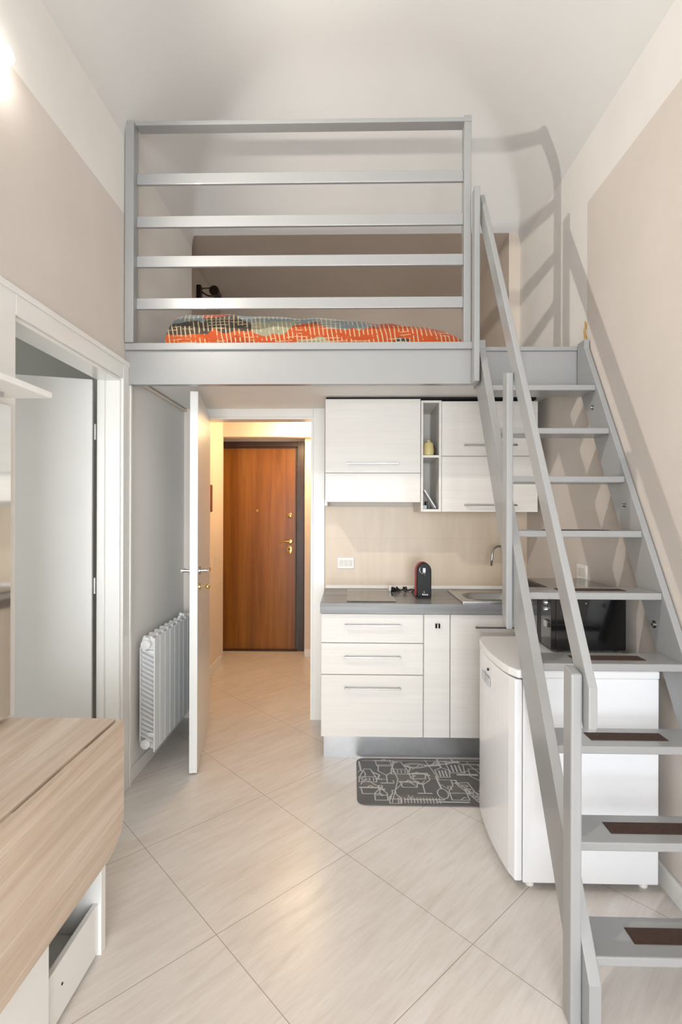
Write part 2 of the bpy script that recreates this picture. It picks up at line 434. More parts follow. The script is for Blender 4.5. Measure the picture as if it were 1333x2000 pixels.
for s, o0 in ((-1, 0), (1, .044)):
    hd = MB(); a = along(.725, o0, 1.125); b = along(.725, o0+s*.048, 1.125); c = along(.61, o0+s*.05, 1.122)
    hd.tube([a, b], .009, 12); hd.tube([b, along(.70, o0+s*.053, 1.126), c], [.009, .010, .008], 12)
    hd.tube([a, along(.725, o0+s*.008, 1.125)], .024, 20)
    build('handle', hd, M['chrome'], leaf, smooth='auto')
kk = MB().tube([along(.725, .044, 1.035), along(.725, .052, 1.035)], .02, 16).tube([along(.725, .05, 1.035), along(.725, .082, 1.033)], .004, 8)
kk.sphere(along(.725, .093, 1.033), .014, 8)
build('key', kk, M['brass'], leaf, smooth='auto')

# ---- entrance door at the end of the hall
d3 = sthing('door_3', (-.97, 5.44, 0))
fr = MB().box(-1.445, -1.40, 5.37, 5.44, 0, 2.205).box(-.575, -.505, 5.37, 5.44, 0, 2.205).box(-1.40, -.575, 5.37, 5.44, 2.150, 2.205)
fr.box(-.60, -.585, 5.395, 5.43, 0, 2.15).box(-1.40, -.585, 5.395, 5.43, 2.135, 2.15)
build('frame', fr, M['darkframe'], d3, bevel=.003)
en = build('leaf', MB().box(-1.40, -.598, 5.405, 5.435, .012, 2.138), M['entry'], d3, bevel=.002)
build('threshold', MB().box(-1.40, -.57, 5.36, 5.43, 0, .012), M['darkframe'], d3)
def disc(name, x, z, r, y=5.405, mat='brass', sq=1.0, t=.012, par=en):
    return build(name, MB().lathe((x, y-t, z), [(r*.7, 0), (r, t*.4), (r, t)], 20, 'Y', sq), M[mat], par, smooth='auto')
disc('peephole', -1.003, 1.478, .018)
disc('upper_lock', -.655, 1.425, .026)
disc('escutcheon', -.657, 1.065, .034, sq=1.5)
disc('keyhole', -.657, 1.072, .010, y=5.394, mat='darkmetal', t=.004)
hd = MB().tube([(-.65, 5.40, 1.155), (-.65, 5.35, 1.155)], .010, 12).tube([(-.65, 5.352, 1.155), (-.70, 5.35, 1.158), (-.765, 5.352, 1.148)], [.011, .010, .008], 12)
hd.lathe((-.65, 5.393, 1.155), [(.02, 0), (.027, .006), (.027, .012)], 20, 'Y')
build('handle', hd, M['brass'], en, smooth='auto')
for z in (1.92,1.0,.25):
    build('hinge', MB().tube([(-1.402, 5.388, z-.05), (-1.402, 5.388, z+.05)], .01, 8), M['darkmetal'], d3)

# ------------------------------------------------------------------ loft platform and railing
lp = thing('loft_platform', 'grey loft platform edge beam spanning the room above the doorway and kitchen', 'loft', (0, 2.66, 2.12))
build('deck', MB().box(XL, .655, 2.702, YL, 2.202, 2.30).box(.656, XR, 2.777, YL, 2.202, 2.30).box(-1.30, 1.14, YL, 5.0, 2.401, 2.43), M['loftwall'], lp)
build('fascia_board', MB().box(XL, .655, 2.66, 2.70, 2.123, 2.30), M['grey'], lp, bevel=.002)
build('fascia_board', MB().box(.655, 1.20, 2.74, 2.775, 2.123, 2.315), M['grey'], lp, bevel=.002)
build('ledge_board', MB().box(XL, .64, 2.645, 2.76, 2.300, 2.337), M['grey'], lp, bevel=.004)
build('ledge_board', MB().box(.64, 1.20, 2.73, 2.86, 2.315, 2.337), M['grey'], lp, bevel=.003)

gr = thing('guard_railing', 'grey horizontal slat railing along the edge of the sleeping loft', 'railing', (-.3, 2.68, 2.337))
build('post', MB().box(XL+.003, -1.140, 2.635, 2.70, 2.337, 3.49), M['grey'], gr, bevel=.004)
build('post', MB().box(.575, .613, 2.66, 2.72, 2.337, 3.515), M['grey'], gr, bevel=.004)
build('top_rail', MB().box(-1.14, .613, 2.655, 2.72, 3.478, 3.500), M['grey'], gr, bevel=.003)
for z in (3.210, 2.985, 2.775, 2.553):
    build('slat', MB().box(-1.140, .575, 2.675, 2.693, z-.029, z+.029), M['grey'], gr, bevel=.003)
build('corner_post', MB().box(.612, .640, 2.585, 2.645, 2.118, 3.10), M['grey'], gr, bevel=.004)

# ------------------------------------------------------------------ staircase
SL = .2331/.135
def front(z): return 1.312+(z/SL)
st = thing('staircase', 'steep grey open-riser staircase with handrail climbing to the loft', 'staircase', (.93, 1.45, 0))
def stringer(x0, x1):
    zc = .165; zt = 2.345
    yf = front(zc)
    pts = [(yf, 0), (yf, zc), (front(zt), zt), (min(front(zt)+.175, 2.64+.19), zt), (front(0)+.175, 0)]
    pts = [(yf, 0), (yf, zc), (2.645, (2.645-1.312)*SL), (2.645, zt), (2.725, zt), (2.725, (2.725-1.312-.175)*SL), (front(0)+.175, 0)]
    return MB().prism(pts, 'X', x0, x1)
build('stringer', stringer(.650, .684), M['grey'], st, bevel=.003)
rs = build('stringer', stringer(1.186, 1.212), M['grey'], st, bevel=.003)
for k in range(9):
    z = .217+.2331*k; y = 1.441+.135*k
    td = build('tread', MB().box(.684, 1.186, y, y+.148, z-.027, z), M['grey'], st, bevel=.004)
    if k < 8:
        build('grip_strip', MB().box(.815, 1.075, y+.045, y+.103, z, z+.002), M['grip'], td)
for y, z in ((2.554, 1.976), (2.255, 1.49), (2.03, 1.02)):
    build('bolt', MB().lathe((1.186, y, z), [(.009, 0), (.009, -.006), (.005, -.010)], 12, 'X').lathe((1.186, y, z), [(.015, 0), (.015, -.002)], 16, 'X'), M['chrome'], rs, smooth='auto')
build('newel_post', MB().prism([(1.452, 0), (1.510, 0), (1.510, 1.012), (1.452, 1.000)], 'X', .618, .650), M['grey'], st, bevel=.006)
build('newel_post', MB().prism([(2.075, .985), (2.135, 1.04), (2.135, 2.035), (2.075, 2.02)], 'X', .622, .650), M['grey'], st, bevel=.006)
# handrail: inclined board with a short rounded drop at its foot
y0, z0 = 1.42, .972; sl = 1.735
yt = 2.640; zt = z0+(yt-y0)*sl; hp = .083
pts = [(y0, z0), (yt, zt), (yt, zt-.083*sl), (y0+hp*.62, z0-.055)]
ctr = [(y0+.045, .86), (y0+.04, .848), (y0+.024, .842), (y0+.008, .848), (y0, .86)]
hr = MB().prism([(y0, z0), (yt, zt), (yt, zt-.085*sl), (y0+.05, z0-.052)]+ctr, 'X', .652, .677)
build('handrail', hr, M['grey'], st, bevel=.004)

# ------------------------------------------------------------------ quilt on the loft
top = [(-1.035, 2.40), (-1.03, 2.49), (-1.015, 2.54), (-.985, 2.580), (-.93, 2.594), (-.86, 2.590), (-.72, 2.592), (-.6, 2.582), (-.45, 2.582), (-.3, 2.568), (-.2, 2.570), (-.08, 2.552), (.03, 2.548), (.12, 2.530),
       (.22, 2.535), (.33, 2.522), (.42, 2.508), (.50, 2.488), (.56, 2.462), (.605, 2.425), (.63, 2.36)]
def interp(x):
    for (a, b), (c, d) in zip(top, top[1:]):
        if a <= x <= c: return b+(d-b)*(x-a)/(c-a)
    return top[-1][1]
bm = bmesh.new(); NX, NS = 150, 26; rings = []
yf0, yb0, zb = 2.80, 3.62, 2.302
for i in range(NX+1):
    u = .5-.5*math.cos(PI*i/NX); x = -1.035+1.665*u; h = interp(x)-zb
    ring = []
    for j in range(NS+1):
        v = j/NS; th = PI*v
        # superellipse section from front-bottom over the top to back-bottom
        c, s_ = math.cos(th), math.sin(th)
        yy = (yf0+yb0)/2-(yb0-yf0)/2*math.copysign(abs(c)**.38, c)
        zz = zb+h*(abs(s_)**.38)
        w = .010*math.sin(x*9+v*7)+.007*math.sin(x*23+v*16)+.005*math.sin(x*41-v*27)
        if s_ < .05: w = 0
        ring.append(bm.verts.new((x, yy+w*.8, zz+w*.6)))
    rings.append(ring)
for i in range(NX):
    for j in range(NS): bm.faces.new((rings[i][j], rings[i][j+1], rings[i+1][j+1], rings[i+1][j]))
    bm.faces.new((rings[i][0], rings[i+1][0], rings[i+1][NS], rings[i][NS]))
bm.faces.new(rings[0]); bm.faces.new(rings[-1][::-1])
mq = MB(); mq.bm.free(); mq.bm = bm
q = thing('bed_quilt', 'orange and grey patchwork plaid quilt lying on the loft bed', 'quilt', (-.2, 3.2, 2.302))
build('quilt_cover', mq, M['quilt'], q, smooth=True)
# wall lamp in the loft alcove
wlp = thing('reading_lamp', 'small dark bronze swing-arm lamp on the loft alcove wall', 'lamp', (-1.30, 4.25, 3.25))
build('wall_plate', MB().box(-1.30, -1.262, 4.225, 4.275, 3.215, 3.35), M['darkmetal'], wlp, bevel=.004)
build('arm', MB().tube([(-1.265, 4.25, 3.325), (-1.19, 4.25, 3.33), (-1.13, 4.25, 3.325)], .005, 8).tube([(-1.265, 4.25, 3.30), (-1.21, 4.25, 3.265), (-1.17, 4.25, 3.262), (-1.14, 4.25, 3.28)], .006, 8), M['darkmetal'], wlp, smooth='auto')
build('lamp_head', MB().tube([(-1.143, 4.19, 3.285), (-1.143, 4.31, 3.285)], [.040, .034], 20), M['darkmetal'], wlp, smooth='auto')

# sconce high on the left wall: a small round spot head turned into the room
sc = thing('wall_spotlight', 'glowing white spotlight high on the left wall at the paint line', 'lamp', (XL, 1.64, 2.94))
build('back_plate', MB().lathe((XL, 1.64, 2.94), [(.035, 0), (.035, .010), (.02, .016)], 24, 'X'), M['plastic'], sc, smooth='auto')
build('stem', MB().tube([(XL+.012, 1.64, 2.94), (XL+.03, 1.64, 2.94)], .008, 10), M['chrome'], sc)
build('globe', MB().lathe((XL+.030, 1.64, 2.94), [(.012, 0), (.026, .008), (.030, .03), (.026, .042), (.012, .046)], 24, 'X'), M['globe'], sc, smooth=True)
sl_ = bpy.data.lights.new('sconce_light', 'SPOT'); sl_.energy = SPOT_W; sl_.color = (1, .93, .84); sl_.shadow_soft_size = .02
sl_.spot_size = math.radians(150); sl_.spot_blend = .6
so = bpy.data.objects.new('sconce_light', sl_); so.location = (XL+.10, 1.64, 2.95)
so.rotation_euler = Vector((1, .40, -.20)).to_track_quat('-Z', 'Y').to_euler(); C.objects.link(so)

# hall ceiling lamp (above the door head, lights the hall warm)
hlp = thing('ceiling_lamp', 'warm round ceiling lamp lighting the entrance hall', 'lamp', (-.45, 4.75, 2.35))
build('base', MB().lathe((-.45, 4.75, 2.335), [(.10, 0), (.10, .015)], 28), M['plastic'], hlp)
build('diffuser', MB().lathe((-.45, 4.75, 2.292), [(.05, 0), (.085, .012), (.095, .043)], 28), M['halllamp'], hlp, smooth=True)
hall_l = bpy.data.lights.new('hall_light', 'POINT'); hall_l.energy = HALL_W; hall_l.color = (1, .70, .38); hall_l.shadow_soft_size = .05
ho = bpy.data.objects.new('hall_light', hall_l); ho.location = (-.45, 4.75, 2.22); C.objects.link(ho)

# ------------------------------------------------------------------ kitchen
def bar_handle(x0, x1, y, z, par, mat='chrome', h=.010):
    m = MB().box(x0, x1, y-.030, y-.022, z-h/2, z+h/2)
    for x in (x0+.008, x1-.018): m.box(x, x+.010, y-.024, y+.001, z-h/2+.001, z+h/2-.001)
    return build('handle', m, M[mat], par, bevel=.0015)
YF = 3.0; YD = YF+.02
ks = thing('base_cabinet', 'white ash base cabinet with three drawers under the grey worktop', 'cabinet', (.12, 3.3, 0))
build('body', MB().box(-.18, .418, YD, 3.58, .14, .866), M['cab'], ks, bevel=.001)
for z0_, z1_, hz in ((.694, .862, .800), (.508, .690, .615), (.143, .504, .433)):
    dr = build('drawer', MB().box(-.178, .417, YF, YD-.001, z0_, z1_), M['cab'], ks, bevel=.0015)
    bar_handle(-.042, .288, YF, hz, dr)
kn = thing('base_cabinet', 'narrow white pull-out base cabinet between the drawers and the sink cabinet', 'cabinet', (.497, 3.3, 0))
build('body', MB().box(.42, .573, YD, 3.58, .14, .866), M['cab'], kn, bevel=.001)
dr = build('door', MB().box(.423, .572, YF, YD-.001, .143, .862), M['cab'], kn, bevel=.0015)
build('knob', MB().box(.486, .496, YF-.022, YF, .786, .812).box(.503, .513, YF-.022, YF, .786, .812).box(.486, .513, YF-.022, YF-.016, .786, .812), M['chrome'], dr, bevel=.001)
ks2 = thing('base_cabinet', 'white ash sink base cabinet partly hidden behind the small fridge', 'cabinet', (.87, 3.3, 0))
build('body', MB().box(.575, 1.175, YD, 3.58, .14, .866), M['cab'], ks2, bevel=.001)
dr = build('door', MB().box(.577, 1.173, YF, YD-.001, .143, .862), M['cab'], ks2, bevel=.0015)
bar_handle(.715, 1.04, YF, .793, dr)
tag(build('toe_kick', MB().box(-.165, 1.175, YF+.05, YF+.065, 0, .139), M['steel']), 'brushed steel plinth strip under the kitchen base cabinets', 'plinth')
# worktop with a hole for the sink bowl (built as pieces around it)
wt = MB()
X0, X1, Y0, Y1 = .70, 1.10, 3.09, 3.42
wt.box(-.185, X0, 2.98, 3.585, .868, .926).box(X1, XR-.002, 2.98, 3.585, .868, .926).box(X0, X1, 2.98, Y0, .868, .926).box(X0, X1, Y1, 3.585, .868, .926)
bmesh.ops.remove_doubles(wt.bm, verts=wt.bm.verts, dist=.0001)
tag(build('worktop', wt, M['counter']), 'grey slate-look kitchen worktop over the white base cabinets', 'worktop')
# backsplash
def splash_mat():
    t = NT('splash_panels'); v = t.coord((1, 1, 1), (PI/2, 0, 0), (0, 0, 0))
    n = t.noise(t.coord((9, 9, 1.2)), 1.5, 4, .6, .3)
    c = t.ramp(n, [(.3, lin('d3c1aa')), (.7, lin('dccbb6'))])
    tc = t.n('ShaderNodeTexCoord'); sp = t.n('ShaderNodeSeparateXYZ'); t.l(tc.outputs['Object'], sp.inputs[0])
    j = t.math('LESS_THAN', t.math('ABSOLUTE', t.math('SUBTRACT', sp.outputs[2], 1.277)), .0012)
    t.l(t.mix(t.math('MULTIPLY', j, .25), c, lin('a8957e')), t.b.inputs['Base Color'])
    t.b.inputs['Roughness'].default_value = .38; return t.m
tag(build('backsplash', MB().box(-.188, XR-.001, 3.588, 3.599, .926, 1.50), splash_mat()), 'beige splashback panel between worktop and wall cabinets', 'splashback')
tag(build('upstand_strip', MB().prism([(3.586, .928), (3.570, .928), (3.582, .950), (3.586, .950)], 'X', -.18, XR-.003), M['plastic']), 'thin pale sealing strip along the back of the worktop', 'trim strip')
# hob
tag(build('cooktop', MB().box(-.030, .262, 3.035, 3.510, .9265, .932), M['hob'], bevel=.0015), 'dark glass two-zone cooktop set into the left of the worktop', 'cooktop')
# sink
def rrect(x0, x1, y0, y1, r, n=6):
    out = []
    for cx, cy, a0 in ((x1-r, y1-r, 0), (x0+r, y1-r, PI/2), (x0+r, y0+r, PI), (x1-r, y0+r, 3*PI/2)):
        for i in range(n+1):
            a = a0+PI/2*i/n; out.append((cx+r*math.cos(a), cy+r*math.sin(a)))
    return out
sk = thing('sink', 'stainless steel inset sink on the worktop behind the stairs', 'sink', (.9, 3.26, .926))
bm = bmesh.new(); L = [((.648, 1.20, 3.025, 3.50, .012), .9268), ((.648, 1.20, 3.025, 3.50, .012), .934), ((.662, 1.186, 3.039, 3.486, .012), .934), ((.672, 1.176, 3.049, 3.476, .012), .9295),
     ((.705, 1.095, 3.095, 3.415, .11), .9285), ((.712, 1.088, 3.102, 3.408, .11), .920), ((.722, 1.078, 3.112, 3.398, .11), .885), ((.76, 1.04, 3.15, 3.36, .09), .871), ]
prev = None
for (a, b, c, d, r), z in L:
    ring = [bm.verts.new((x, y, z)) for x, y in rrect(a, b, c, d, r)]
    if prev:
        n = len(ring)
        for i in range(n): bm.faces.new((prev[i], prev[(i+1) % n], ring[(i+1) % n], ring[i]))
    prev = ring
bm.faces.new(prev)
ms = MB(); ms.bm.free(); ms.bm = bm
build('basin', ms, M['steel'], sk, smooth='auto')
build('drain', MB().lathe((.9, 3.25, .871), [(.03, 0), (.03, .003), (.022, .004)], 24), M['chrome'], sk, smooth='auto')
fc = thing('faucet', 'chrome swan-neck kitchen faucet standing behind the sink', 'faucet', (1.035, 3.45, .934))
a = []
for i in range(13):
    t_ = PI*i/12; a.append((.985+.050*math.cos(t_), 3.45-.02*(i/12), 1.185+.05*math.sin(t_)))
build('neck', MB().tube([(1.035, 3.45, .96), (1.035, 3.45, 1.10)]+a+[(.932, 3.428, 1.15), (.927, 3.425, 1.105)], .0075, 14), M['chrome'], fc, smooth=True)
build('body', MB().lathe((1.035, 3.45, .934), [(.026, 0), (.026, .006), (.019, .010), (.018, .05), (.010, .058)], 20), M['chrome'], fc, smooth='auto')
build('lever', MB().tube([(1.045, 3.45, .975), (1.085, 3.44, .995)], [.006, .004], 8), M['chrome'], fc)

# wall cabinets
YU = 3.21; YUD = YU+.019
wc = thing('wall_cabinet', 'white ash wall cabinet with lift-up flap beside the doorway', 'cabinet', (.13, 3.4, 1.53))
build('body', MB().box(-.170, .428, YUD, 3.585, 1.535, 2.17), M['cab'], wc, bevel=.001)
build('body', MB().box(-.172, -.156, YUD, 3.585, 1.50, 1.535), M['plastic'], wc)
dr = build('flap_door', MB().box(-.169, .427, YU, YUD-.001, 1.706, 2.168), M['cab'], wc, bevel=.0015)
bar_handle(-.035, .292, YU, 1.762, dr)
build('hood_panel', MB().box(-.169, .427, YU, YUD-.001, 1.522, 1.702), M['cab'], wc, bevel=.0015)
os_ = thing('open_shelf_unit', 'narrow open two-niche shelf unit between the wall cabinets', 'shelf unit', (.493, 3.4, 1.46))
m = MB().box(.430, .443, YU-.008, 3.585, 1.463, 2.157).box(.541, .556, YU-.008, 3.585, 1.463, 2.157).box(.443, .541, YU-.008, 3.585, 2.142, 2.157)
m.box(.443, .541, YU-.008, 3.585, 1.463, 1.479)
build('carcass', m, M['cab'], os_, bevel=.001)
build('shelf', MB().box(.443, .541, YU-.004, 3.58, 1.801, 1.816), M['cab'], os_, bevel=.001)
build('back_panel', MB().box(.443, .541, 3.575, 3.583, 1.479, 2.142), M['greybox'], os_)
wr = thing('wall_cabinet', 'white ash wall cabinet with two stacked flap doors behind the staircase', 'cabinet', (.857, 3.4, 1.46))
build('body', MB().box(.558, 1.156, YUD, 3.585, 1.465, 2.155), M['cab'], wr, bevel=.001)
for a_, b_, hz in ((1.812, 2.153, 1.877), (1.463, 1.808, 1.505)):
    dr = build('flap_door', MB().box(.559, 1.155, YU, YUD-.001, a_, b_), M['cab'], wr, bevel=.0015)
    bar_handle(.695, 1.022, YU, hz, dr)
# dark strip painting the shade in the gap over the cabinets
tag(build('gap_shade_strip', MB().box(-.165, 1.155, YU+.03, 3.58, 2.171, 2.185), M['dark']), 'dark strip standing in for shade in the gap above the wall cabinets', 'shade strip')

jr = thing('lidded_jar', 'yellow lidded ceramic jar in the upper niche of the open shelf', 'jar', (.486, 3.28, 1.816))
build('body', MB().lathe((.484, 3.26, 1.816), [(.029, 0), (.034, .005), (.0345, .03), (.0315, .072), (.0265, .083), (.012, .087)], 28), M['jar'], jr, smooth='auto')
build('lid', MB().lathe((.484, 3.26, 1.902), [(.013, 0), (.014, .003), (.011, .006), (.012, .012), (.009, .014)], 20), M['jar'], jr, smooth='auto')
build('handle', MB().tube([(.514, 3.27, 1.89), (.527, 3.27, 1.868), (.530, 3.27, 1.845), (.522, 3.27, 1.822)], .0045, 8), M['jardark'], jr, smooth=True, label='dark brown handle')
# leaflets in the lower niche
m = MB().beam((.450, 3.24, 1.598), (.520, 3.24, 1.4865), .10, .007, (1, 0, .6))
tag(build('leaflet', m, M['card'], bevel=.001), 'grey-white booklet leaning diagonally in the lower shelf niche', 'booklet')
m = MB().box(.444, .468, 3.222, 3.30, 1.4795, 1.503)
tag(build('small_box', m, plain('pale_blue_box', 'b9c4c6', .5), bevel=.001), 'small pale blue box on the floor of the lower shelf niche', 'box')
tag(build('dark_packet', MB().box(.4705, .482, 3.27, 3.33, 1.4795, 1.530), M['blackmatt']), 'small black packet standing behind the leaning booklet', 'packet')

# coffee machine
cm = thing('coffee_machine', 'black and red capsule coffee machine on the worktop', 'coffee machine', (.448, 3.28, .926))
def arch(xc, w, z0_, z1_, n=14):
    r = w/2; pts = [(xc-r, z0_), (xc+r, z0_)]
    for i in range(n+1):
        a_ = PI*i/n; pts.append((xc+r*math.cos(a_), z1_-r*1.15+r*1.15*math.sin(a_)))
    return pts
build('housing', MB().prism(arch(.444, .098, .930, 1.150), 'Y', 3.215, 3.28), M['red'], cm, bevel=.006)
build('front_panel', MB().prism(arch(.449, .090, .932, 1.145), 'Y', 3.185, 3.216), M['black'], cm, bevel=.005)
build('base', MB().box(.398, .490, 3.17, 3.44, .926, .936), M['blackmatt'], cm, bevel=.003)
build('lever_ring', MB().tube([(.446+.027*math.cos(t_*PI/8), 3.180, 1.103+.024*math.sin(t_*PI/8)) for t_ in range(6, 15)], .0028, 8), M['chrome'], cm, smooth=True)
build('spout', MB().box(.438, .456, 3.168, 3.187, 1.086, 1.116).tube([(.448, 3.172, 1.086), (.450, 3.172, 1.066)], [.006, .003], 8), M['chrome'], cm, bevel=.002)
m = MB()      # white script mark at the foot of the front
for i in range(6): m.box(.4375+i*.0062, .4415+i*.0062, 3.1838, 3.1855, .945, .9515+(.0045 if i in (0,) else .001*(i % 2)))
m.box(.4375, .474, 3.1838, 3.1855, .9445, .947).lathe((.449, 3.1838, .964), [(.002, 0), (.002, .0015)], 8, 'Y', 2.2)
build('wordmark', m, M['plastic'], cm)
cb = thing('power_cable', 'coiled black power cable with plug lying beside the coffee machine', 'cable', (.34, 3.42, .926))
cpts = []
for i in range(60):
    u = i/59; a_ = u*PI*5
    cpts.append((.285+.115*u+.020*math.sin(a_), 3.43+.03*math.cos(a_), .932+.014*(1-math.cos(a_*2))*min(1, u*4, (1-u)*4)))
build('cord', MB().tube(cpts, .0045, 8), M['blackmatt'], cb, smooth=True)
build('plug', MB().tube([(.262, 3.42, .946), (.285, 3.42, .943), (.300, 3.425, .937)], [.018, .015, .006], 14), M['blackmatt'], cb, smooth='auto')
build('adapter', MB().lathe((.262, 3.44, .928), [(.012, 0), (.017, .012), (.017, .034), (.010, .042)], 18), M['plastic'], cb, smooth='auto', label='white plug adapter')

def outlet(name, c, normal, w, h, label):
    x, y, z = c; t = thing(name, label, 'outlet', c)
    def bx(u0, u1, v0, v1, d0, d1):
        if normal == 'Y': return MB().box(x+u0, x+u1, y-d1, y-d0, z+v0, z+v1)
        return MB().box(x-d1 if normal == '-X' else x+d0, x-d0 if normal == '-X' else x+d1, y+u0, y+u1, z+v0, z+v1)
    build('plate', bx(-w/2, w/2, -h/2, h/2, 0, .008), M['plastic'], t, bevel=.003)
    for k in (-1, 0, 1):
        build('socket_module', bx(k*w*.28-w*.12, k*w*.28+w*.12, -h*.28, h*.28, .008, .0105), plain('module_plastic', 'd9d6cf', .4), t, bevel=.001)
    return t
outlet('wall_outlet', (-.042, 3.588, 1.104), 'Y', .115, .078, 'white wall socket on the splashback left of the coffee machine')
outlet('wall_outlet', (XR, 2.73, 1.145), '-X', .115, .078, 'white wall socket on the right wall behind the staircase')
sw = thing('light_switch', 'small cream light switch on the hall side wall', 'switch', (-1.27, 4.75, 1.0))
build('plate', MB().box(-1.27, -1.262, 4.70, 4.80, .97, 1.05), M['lightbeige'], sw, bevel=.002)
build('rocker', MB().box(-1.262, -1.258, 4.73, 4.77, .985, 1.035), M['lightbeige'], sw, bevel=.001)
hp_ = MB().prism([(1.46, ), ] and [(4.36, 1.46), (4.50, 1.46), (4.50, 1.70), (4.36, 1.70)], 'X', -1.27, -1.232)
pf = thing('wall_picture', 'small brown wooden frame hanging on the hall side wall', 'picture', (-1.27, 4.43, 1.58))
build('frame', hp_, M['brown'], pf, bevel=.006)

# ------------------------------------------------------------------ floor mat
mt = thing('kitchen_mat', 'dark grey kitchen mat printed with pale utensils before the base cabinets', 'mat', (.43, 2.78, 0))
MX0, MX1, MY0, MY1 = .030, .83, 2.545, 3.03
build('mat_base', MB().prism(rrect(MX0, MX1, MY0, MY1, .05), 'Z', 0.0005, .006), M['mat'], mt, bevel=.001)
mz = [.0064]
def ribbon(mb, pts, w=.0035, closed=False):
    w *= 1.75
    P = [Vector((MX0+u*(MX1-MX0), MY0+v*(MY1-MY0), 0)) for u, v in pts]
    if closed: P.append(P[0])
    for a_, b_ in zip(P, P[1:]):
        d = b_-a_
        if d.length < 1e-5: continue
        d.normalize(); n = Vector((-d.y, d.x, 0))*w/2; e = d*w*.35
        z = mz[0]; mz[0] += .0000025
        vs = [mb.bm.verts.new((p.x, p.y, z)) for p in (a_-n-e, b_-n+e, b_+n+e, a_+n-e)]
        mb.bm.faces.new(vs)
def ell(cx, cy, rx, ry, n=16, a0=0, a1=2*PI): return [(cx+rx*math.cos(a0+(a1-a0)*i/n), cy+ry*math.sin(a0+(a1-a0)*i/n)) for i in range(n+1)]
for pts in ([(.04, .30), (.13, .30), (.13, .44), (.04, .44)], [(.27, .40), (.37, .40), (.38, .63), (.25, .63)], [(.38, .50), (.56, .50), (.56, .66), (.40, .66)],
            [(.62, .18), (.70, .30), (.70, .40), (.62, .40)], [(.86, .26), (.97, .26), (.97, .40), (.86, .40)], [(.24, .04), (.50, .04), (.48, .18), (.24, .18)]):
    build('printed_patch', MB().prism([(MX0+u*(MX1-MX0), MY0+v*(MY1-MY0)) for u, v in pts], 'Z', .0058, .0063), M['matpatch'], mt)
rb = MB()
def motif_bottle(x, y, s):
    ribbon(rb, [(x-.05*s, y), (x-.05*s, y+.16*s), (x-.015*s, y+.26*s), (x-.015*s, y+.36*s), (x+.015*s, y+.36*s), (x+.015*s, y+.26*s), (x+.05*s, y+.16*s), (x+.05*s, y)], closed=True)
    ribbon(rb, [(x-.05*s, y+.12*s), (x+.05*s, y+.12*s)])
def motif_glass(x, y, s):
    ribbon(rb, [(x-.04*s, y+.34*s), (x-.045*s, y+.22*s), (x, y+.14*s), (x+.045*s, y+.22*s), (x+.04*s, y+.34*s)], closed=True)
    ribbon(rb, [(x, y+.14*s), (x, y+.01*s)]); ribbon(rb, [(x-.035*s, y), (x+.035*s, y)], .005)
def motif_spoon(x, y, s, d=1):
    ribbon(rb, ell(x, y, .030*s, .085*s), closed=True); ribbon(rb, [(x, y+.085*s*d), (x-.012*d, y+.30*s*d)], .006)
def motif_spatula(x, y, s, d=1):
    ribbon(rb, [(x-.04*s, y), (x-.05*s, y+.16*s*d), (x, y+.22*s*d), (x+.05*s, y+.16*s*d), (x+.04*s, y)], closed=True)
    for k in (-.022, 0, .022): ribbon(rb, [(x+k*s, y+.02*s*d), (x+k*s, y+.15*s*d)], .005)
    ribbon(rb, [(x, y+.22*s*d), (x-.008, y+.5*s*d)], .006)
def motif_pan(x, y, s):
    ribbon(rb, ell(x, y, .075*s, .06*s), closed=True); ribbon(rb, ell(x, y-.005, .055*s, .035*s), closed=True); ribbon(rb, [(x+.075*s, y), (x+.17*s, y+.02)], .012)
def motif_pot(x, y, s):
    ribbon(rb, [(x-.06*s, y), (x-.07*s, y+.13*s), (x+.07*s, y+.13*s), (x+.06*s, y)], closed=True)
    ribbon(rb, [(x-.08*s, y+.14*s), (x+.08*s, y+.14*s)], .006); ribbon(rb, ell(x, y+.16*s, .015*s, .02*s, 8)); ribbon(rb, [(x+.07*s, y+.10*s), (x+.10*s, y+.10*s)], .007)
def motif_flask(x, y, s):
    ribbon(rb, [(x-.055*s, y), (x-.05*s, y+.10*s), (x-.02*s, y+.26*s), (x+.02*s, y+.26*s), (x+.05*s, y+.10*s), (x+.055*s, y)], closed=True)
    ribbon(rb, [(x+.03*s, y+.20*s), (x+.075*s, y+.14*s), (x+.06*s, y+.05*s)], .005); ribbon(rb, [(x-.05*s, y+.10*s), (x+.05*s, y+.10*s)])
    for k in range(4): ribbon(rb, [(x-.036*s+k*.024*s, y+.02*s), (x-.036*s+k*.024*s, y+.08*s)], .003)
motif_flask(.075, .44, 1.1); motif_flask(.30, .62, 1.1); motif_pot(.09, .20, .9); motif_glass(.205, .42, 1.2); motif_bottle(.155, .08, .8)
motif_pot(.35, .34, .8); motif_pot(.42, .52, .8); motif_pan(.42, .82, 1); motif_pan(.62, .90, .7); motif_glass(.44, .22, 1.25); motif_spoon(.555, .22, 1.15)
motif_spatula(.60, .56, 1.0, 1); motif_spatula(.705, .66, 1.2, 1); motif_bottle(.655, .10, 1.1); motif_glass(.845, .28, 1.4); motif_flask(.90, .42, 1.2)
motif_pot(.88, .20, .9); motif_spoon(.97, .2, 1, 1); motif_bottle(.96, .6, 1.0); motif_bottle(.24, .02, .7); motif_spoon(.03, .6, 1, 1); motif_pot(.20, .80, .9)
ribbon(rb, [(.66, .44), (.745, .45), (.79, .04), (.77, .04)], closed=True)
for k in range(5): ribbon(rb, ell(.715+.012*k, .38-.07*k, .022-.003*k, .02, 8))
ribbon(rb, [(.30, .10), (.55, .10)], .006); ribbon(rb, [(.50, .06), (.70, .06)], .006); ribbon(rb, [(.70, .62), (.83, .62)], .010)
